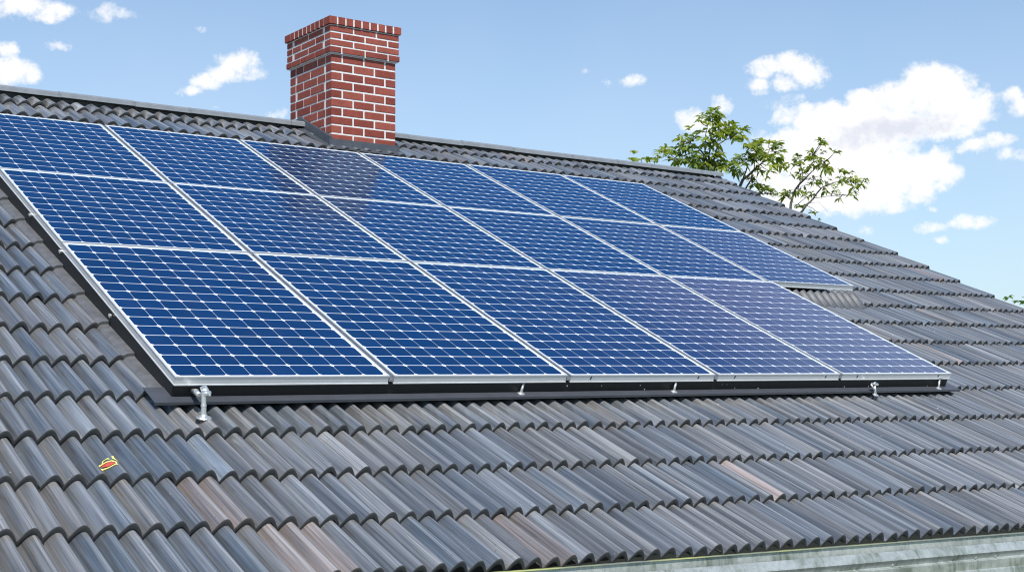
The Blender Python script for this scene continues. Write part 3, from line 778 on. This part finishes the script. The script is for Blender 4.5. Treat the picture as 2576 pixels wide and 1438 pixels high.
def small_bracket(u, v, w, lean, y_shape, label):
    r = thing('mounting_bracket', label, 'mounting bracket', wp(u, v, w), (0, 0, PSI), 'small steel brackets under the array'); r.scale = (1.25, 1.1, 1.15)
    mb = MB(); M = Matrix.Rotation(TH, 4, 'X')
    mb.lathe([(.016, 0), (.016, .003), (.009, .007)], 14, M=M); mb.build('base_plate', M_STEEL, r)
    mb = MB(); top = Vector((lean, .010, .054))
    mb.tube([(0, 0, .004), top*.55, top], [.0062, .0055, .0065], 10)
    if y_shape: mb.tube([top*.45, (-.020, .012, .056)], [.0055, .0045], 8)
    mb.build('shaft', M_STEEL, r)
    mb = MB(); Mh = Matrix.Translation(top) @ Matrix.Rotation(radians(10), 4, 'Y')
    mb.box((-.018, -.012, -.003), (.018, .012, .008), M=Mh, bev=.003); mb.lathe([(.006, .008), (.006, .014)], 6, M=Mh); mb.build('head', M_STEEL, r)
for u, v, w, ln, ys, lb in (
    (1.722, -.018, zt_+.001, .020, False, 'small slanted steel bracket on the tray below the second panel'),
    (2.705, -.022, zt_+.001, .022, False, 'small slanted steel bracket on the tray below the third panel'),
    (4.262, -.080, -.104, .006, True, 'forked steel bracket at the tray edge below the right end panel'),
    (4.915, -.030, zt_+.001, .020, False, 'small steel bracket at the lower right corner of the array')):
    small_bracket(u, v, w, ln, ys, lb)

# ------------------------------------------------------------------ sticker scrap on a tile
st = thing('sticker', 'small torn red and yellow sticker stuck on a dark tile at lower left', 'sticker', wp(-.385, -.495, 0), RROT)
def drape(x, y): 
    x = x*.98-.012; y *= 1.25; u, v = -.385+x, -.495+y
    return (x, y, surf(u, v)+.0032)
def blob(mb, pts, lift=0.0):
    cx = sum(p[0] for p in pts)/len(pts); cy = sum(p[1] for p in pts)/len(pts)
    ring = [Vector(drape(*p)) for p in pts]; mid = [Vector(drape((p[0]+cx)/2, (p[1]+cy)/2)) for p in pts]; c = Vector(drape(cx, cy))
    up = Vector((0, 0, lift))
    b = mb.verts([p+up for p in ring]+[p+up for p in mid]+[c+up]); n = len(pts)
    for i in range(n):
        j = (i+1) % n; mb.face((b+i, b+j, b+n+j, b+n+i)); mb.face((b+n+i, b+n+j, b+2*n))
def band(mb, pts, w0, lift=0.0):
    prev = None
    for i, p in enumerate(pts):
        a = Vector(pts[max(0, i-1)]); c = Vector(pts[min(len(pts)-1, i+1)]); d = (c-a).normalized(); nrm = Vector((-d.y, d.x))
        ww = w0[i] if isinstance(w0, list) else w0
        P = [Vector(drape(p[0]+nrm.x*ww*s, p[1]+nrm.y*ww*s))+Vector((0, 0, lift)) for s in (1, 0, -1)]
        cur = mb.verts(P)
        if prev is not None:
            for q in (0, 1): mb.face((prev+q, prev+q+1, cur+q+1, cur+q))
        prev = cur
YB = [(-.036, .020), (-.030, .027), (-.018, .026), (-.006, .018), (.008, .006), (.017, -.008), (.016, -.020), (.004, -.022), (-.010, -.014), (-.022, .002), (-.032, .012)]
mb = MB(); band(mb, YB+[YB[0]], .0024); band(mb, [(-.016, .024), (-.010, .034), (.002, .030), (.006, .020)], [.002, .0026, .0026, .0012])
band(mb, [(.028, .034), (.020, .028), (.019, .018), (.028, .006), (.036, -.006), (.034, -.014)], [.002, .0042, .005, .0056, .005, .0012]); band(mb, [(.012, -.022), (.016, -.030)], .0014)
mb.build('yellow_outline', M_YEL, st)
mb = MB(); blob(mb, [(-.022, .018), (-.012, .016), (.002, .005), (.012, -.008), (.011, -.016), (.003, -.016), (-.010, -.006)], .0004)
mb.build('red_patch', M_RED, st)

# ------------------------------------------------------------------ trees
TS_ = .001322                                  # metres per unit of the sketches below
TREE_Y = 18.0
def tp(x, y, d=0.0):                           # sketch units -> world
    px = (1680+x/3.903)*.936; py = (260+y/3.903)*.936
    return Vector(((px-1288)/3263.7*TREE_Y, TREE_Y+d, CAM_H+(924.2-py)/3263.7*TREE_Y))
def leaflet(mb, base, d, Ln, wd, droop, col, rnd):
    d = d.normalized(); side = d.cross(Vector((0, 0, 1)))
    if side.length < .1: side = Vector((1, 0, 0))
    side.normalize(); roll = rnd.uniform(-.7, .7)
    side = (side*cos(roll)+d.cross(side)*sin(roll)).normalized()
    nrm = side.cross(d)
    rows = []
    for t, wf in ((0, .06), (.22, .72), (.48, 1.0), (.76, .66), (1.0, .02)):
        p = base+d*(Ln*t)+Vector((0, 0, -droop*Ln*t*t)); h = wd*.5*wf
        rows.append(mb.verts([p-side*h+nrm*(h*.35), p, p+side*h+nrm*(h*.35)], col))
    for a, b in zip(rows[:-1], rows[1:]):
        mb.face((a, a+1, b+1, b), smooth=True); mb.face((a+1, a+2, b+2, b+1), smooth=True)
def cluster(mb, c, size, rnd, axis):
    n = rnd.randint(6, 8); tone = min(1, max(0, rnd.gauss(.5, .22)))
    a0 = rnd.random()*6.28
    for i in range(n):
        a = a0+2*pi*i/n+rnd.gauss(0, .2)
        d = Vector((cos(a), sin(a)*.9, rnd.uniform(-.15, .75)))+axis*.7
        t_ = min(1, max(0, tone+rnd.gauss(0, .15)))
        leaflet(mb, c+Vector((rnd.gauss(0, .012), rnd.gauss(0, .012), rnd.gauss(0, .012))), d, size*rnd.uniform(.75, 1.2), size*rnd.uniform(.34, .46), rnd.uniform(.25, .75), (t_, 0, 0, 1), rnd)
def make_tree(name, label, branches, clusters, seed, size=.130, more=.5):
    rnd = random.Random(seed)
    foot = branches[0][0][0]
    g = tp(*foot[:2], 0.0); loc = Vector((g.x, TREE_Y, 0))
    root = thing(name, label, 'tree', loc)
    pts_all = []
    tr, br = MB(), MB()
    for bi, (pts, r0, r1) in enumerate(branches):
        P = []
        for i, q in enumerate(pts):
            dd = q[2] if len(q) > 2 else 0.0
            P.append(tp(q[0], q[1], dd)-loc)
        # smooth a little with midpoints that wander
        Q = [P[0]]
        for a, b in zip(P[:-1], P[1:]):
            ln = (b-a).length; Q.append((a+b)/2+Vector((rnd.gauss(0, ln*.035), rnd.gauss(0, ln*.05), rnd.gauss(0, ln*.03)))); Q.append(b)
        R = [.65*(r0+(r1-r0)*i/(len(Q)-1)) for i in range(len(Q))]
        (tr if bi == 0 else br).tube(Q, R, 7)
        if bi > 0:
            for a, b in zip(Q[:-1], Q[1:]):
                for k in range(4): pts_all.append(a.lerp(b, k/4))
            pts_all.append(Q[-1])
    cr_ = MB()
    for c in clusters:
        x, y = c[0], c[1]; s = c[2] if len(c) > 2 else 1.0
        p0 = tp(x, y, 0)-loc
        near = min(pts_all, key=lambda q: (q.x-p0.x)**2+(q.z-p0.z)**2+(.06 if q.z > p0.z+.1 else 0))
        dist = math.hypot(near.x-p0.x, near.z-p0.z)
        p = Vector((p0.x, near.y+rnd.gauss(0, .10+dist*.8), p0.z))
        if dist > .03:
            midp = (near+p)/2+Vector((rnd.gauss(0, .02), rnd.gauss(0, .02), -.03*dist))
            br.tube([near, midp, p], [.0075, .0055, .003], 5)
        ax = (p-near); ax = ax.normalized() if ax.length > .02 else Vector((0, 0, 1))
        cluster(cr_, p, size*s, rnd, ax)
        for q in range(2):
            if rnd.random() < more:
                cluster(cr_, p+Vector((rnd.gauss(0, .065), rnd.gauss(0, .09), rnd.gauss(-.02, .055))), size*s*rnd.uniform(.6, .95), rnd, ax)
    tr.build('trunk', M_BARK, root); br.build('branches', M_BARK, root); cr_.build('crown', M_LEAF, root)
    return root
B1 = [([(960, 10600, .1), (950, 6000, .05), (940, 3200, 0), (920, 1500, 0)], .11, .07),
      ([(920, 1500), (890, 1000), (880, 760), (845, 640), (790, 560), (700, 470, .15)], .05, .008), ([(880, 760), (925, 650, -.1), (960, 520, -.15), (1100, 450, -.2)], .026, .007),
      ([(895, 700), (900, 560, .1), (905, 440, .1), (925, 280, .1), (940, 160, .1)], .024, .006), ([(930, 600), (1040, 550, .1)], .008, .004), ([(842, 640), (830, 480, -.1), (840, 340, -.2)], .016, .006),
      ([(920, 1500), (1120, 1180), (1235, 870), (1330, 790), (1430, 700), (1550, 520, .2)], .05, .007), ([(1235, 1000, -.1), (1310, 880, -.1), (1340, 760, -.1), (1350, 600, -.2)], .022, .006), ([(1240, 850), (1260, 740, -.2), (1180, 680, -.3)], .018, .006),
      ([(790, 560), (620, 600, .2), (500, 560, .3)], .014, .005), ([(850, 660), (700, 680, -.2), (520, 690, -.3)], .014, .005), ([(900, 1100), (600, 900, .2), (330, 730, .3), (140, 690, .4)], .03, .006),
      ([(1100, 450, -.2), (1180, 400, -.2)], .007, .004), ([(1160, 1130), (1350, 1000, .2), (1500, 985, .3)], .02, .006), ([(905, 440, .1), (1060, 320, .2), (1140, 290, .3)], .010, .004)]
K1 = [(935,150),(880,190),(985,165),(900,245),(955,255),(1000,180),(930,200),(1110,260),(1175,275),(1060,290),(1140,320),(1195,385),(1125,390),(1070,410),(1000,320),(1030,380),(960,400),(1120,490,.8),(1225,415),(1170,340),
 (760,310),(840,330),(690,380),(790,390),(870,390),(730,440),(960,460),(800,470),(620,420),(580,445),(550,520),(650,500),(700,540),(470,470,.9),(480,530),(390,540,.9),(430,565),(620,570),(560,590),(760,550),(860,480),(900,560),(840,620),(760,610),(680,640),(640,690),(720,690),(800,700),(880,630),(960,620),(1010,620),(940,690),(1030,670),(450,640,.8),(470,690,.8),(540,705,.8),(990,760),(1080,700),(1060,760),(900,750),(680,740),(760,740),(840,745),(610,640),
 (135,605),(265,635),(330,655),(180,640,.8),(110,625,.8),
 (1170,650),(1120,700),(1180,740),(1230,600),(1270,570),(1260,690),(1330,600),(1350,510),(1390,520),(1330,680),(1400,600),(1450,540),(1540,470),(1615,465),(1600,510),(1550,560),(1595,640),(1560,620),(1500,590),(1480,660),(1420,680),(1480,770),(1440,750,.8),(1500,785,.8),(1130,780),(1200,790),(1330,850,.8),(1300,560),(1450,600),
 (1385,910),(1450,925,.8),(1500,960),(1560,965),(1590,990,.7)]
B2 = [([(1560, 10600, .2), (1580, 6000, .1), (1620, 3000, 0), (1690, 1500, 0)], .09, .05),
      ([(1690, 1500), (1740, 1120), (1785, 975), (1890, 860), (1960, 785), (2040, 720, .1)], .034, .006), ([(1825, 930), (1840, 860, -.1), (1845, 790, -.1), (1810, 670, -.1)], .010, .004), ([(1890, 865), (1990, 840, .1), (2085, 810, .1)], .010, .004), ([(1975, 770), (1985, 690), (1970, 610)], .009, .004),
      ([(1690, 1500), (1800, 1260), (1890, 1140, -.1), (1960, 1070, -.1), (2050, 960, -.1), (2170, 910, -.1), (2320, 905, -.2)], .03, .006), ([(1830, 1115, .1), (1930, 1040, .1)], .008, .004), ([(1895, 1135), (1985, 1160, .1), (2030, 1200, .1)], .007, .003), ([(1900, 1120), (2010, 1115, -.1), (2110, 1215, -.1)], .004, .002),
      ([(1950, 1075, -.1), (2110, 1060, -.2), (2240, 1050, -.2)], .007, .003), ([(2040, 720, .1), (2130, 660, .2)], .007, .003), ([(1770, 1000), (1700, 1010, .1)], .009, .004)]
K2 = [(1990,520),(2050,510),(1970,580),(2035,580),(1945,640,.8),(2130,600),(2190,590),(2080,650,.8),(2150,680),(2060,690),(2190,690),(2120,735),(1810,640),(1850,680),(1730,710),(1790,720,.9),(1740,760,.9),(1870,750,.8),(1830,800,.8),(1900,800,.9),(1870,840,.8),(2095,800,.8),(2090,850,.7),(2000,870,.9),(2020,895,.7),(1990,935,.8),(2110,910,.6),(2260,830),(2210,880),(2290,880),(2240,930),(2320,900),(2380,950),(2340,920),(2430,880),(2460,900,.8),(2415,940),(1690,1010,.9),(1740,985),(1690,1055),(1780,1000,.8),(1830,990,.8),(1860,970,.8),(1930,1010,.8),(1970,1020,.7),(2080,1000,.8),(2120,1010,.7),(2180,1040,.7),(2240,1075,.7),(2300,1075,.8),(1850,1130),(2030,1190,.8),(1670,1030)]
make_tree('leafy_tree', 'larger leafy green tree behind the end of the ridge', B1, K1, 31)
make_tree('leafy_tree', 'slender sparse tree behind the sloping gable edge, right of the larger tree', B2, K2, 44, .112, .34)
def far_tree():
    rnd = random.Random(8); loc = Vector((18.95, 46, .55)); root = thing('distant_tree', 'distant bright green tree peeping over the roof at the right edge', 'tree', loc)
    mb = MB(); mb.tube([(0, 0, 0), (.05, .02, 1.6), (0, 0, 3.4)], [.16, .12, .07], 8)
    for i in range(7):
        a = i*.9; mb.tube([(0, 0, 1.6+i*.2), (cos(a)*.9, sin(a)*.9, 3+i*.2)], [.06, .02], 6)
    mb.build('trunk', M_BARK, root)
    mb = MB()
    for i in range(420):
        a, b = rnd.random()*6.283, math.acos(rnd.uniform(-1, 1)); r = rnd.random()**.4
        lump = 1+.22*sin(3*a+1)*sin(2*b)
        c = Vector((cos(a)*sin(b)*1.75*r*lump, sin(a)*sin(b)*1.75*r, 4.0+cos(b)*1.62*r*lump))
        cluster(mb, c, .26, rnd, Vector((0, 0, .3)))
    mb.build('crown', M_LEAF2, root)
far_tree()
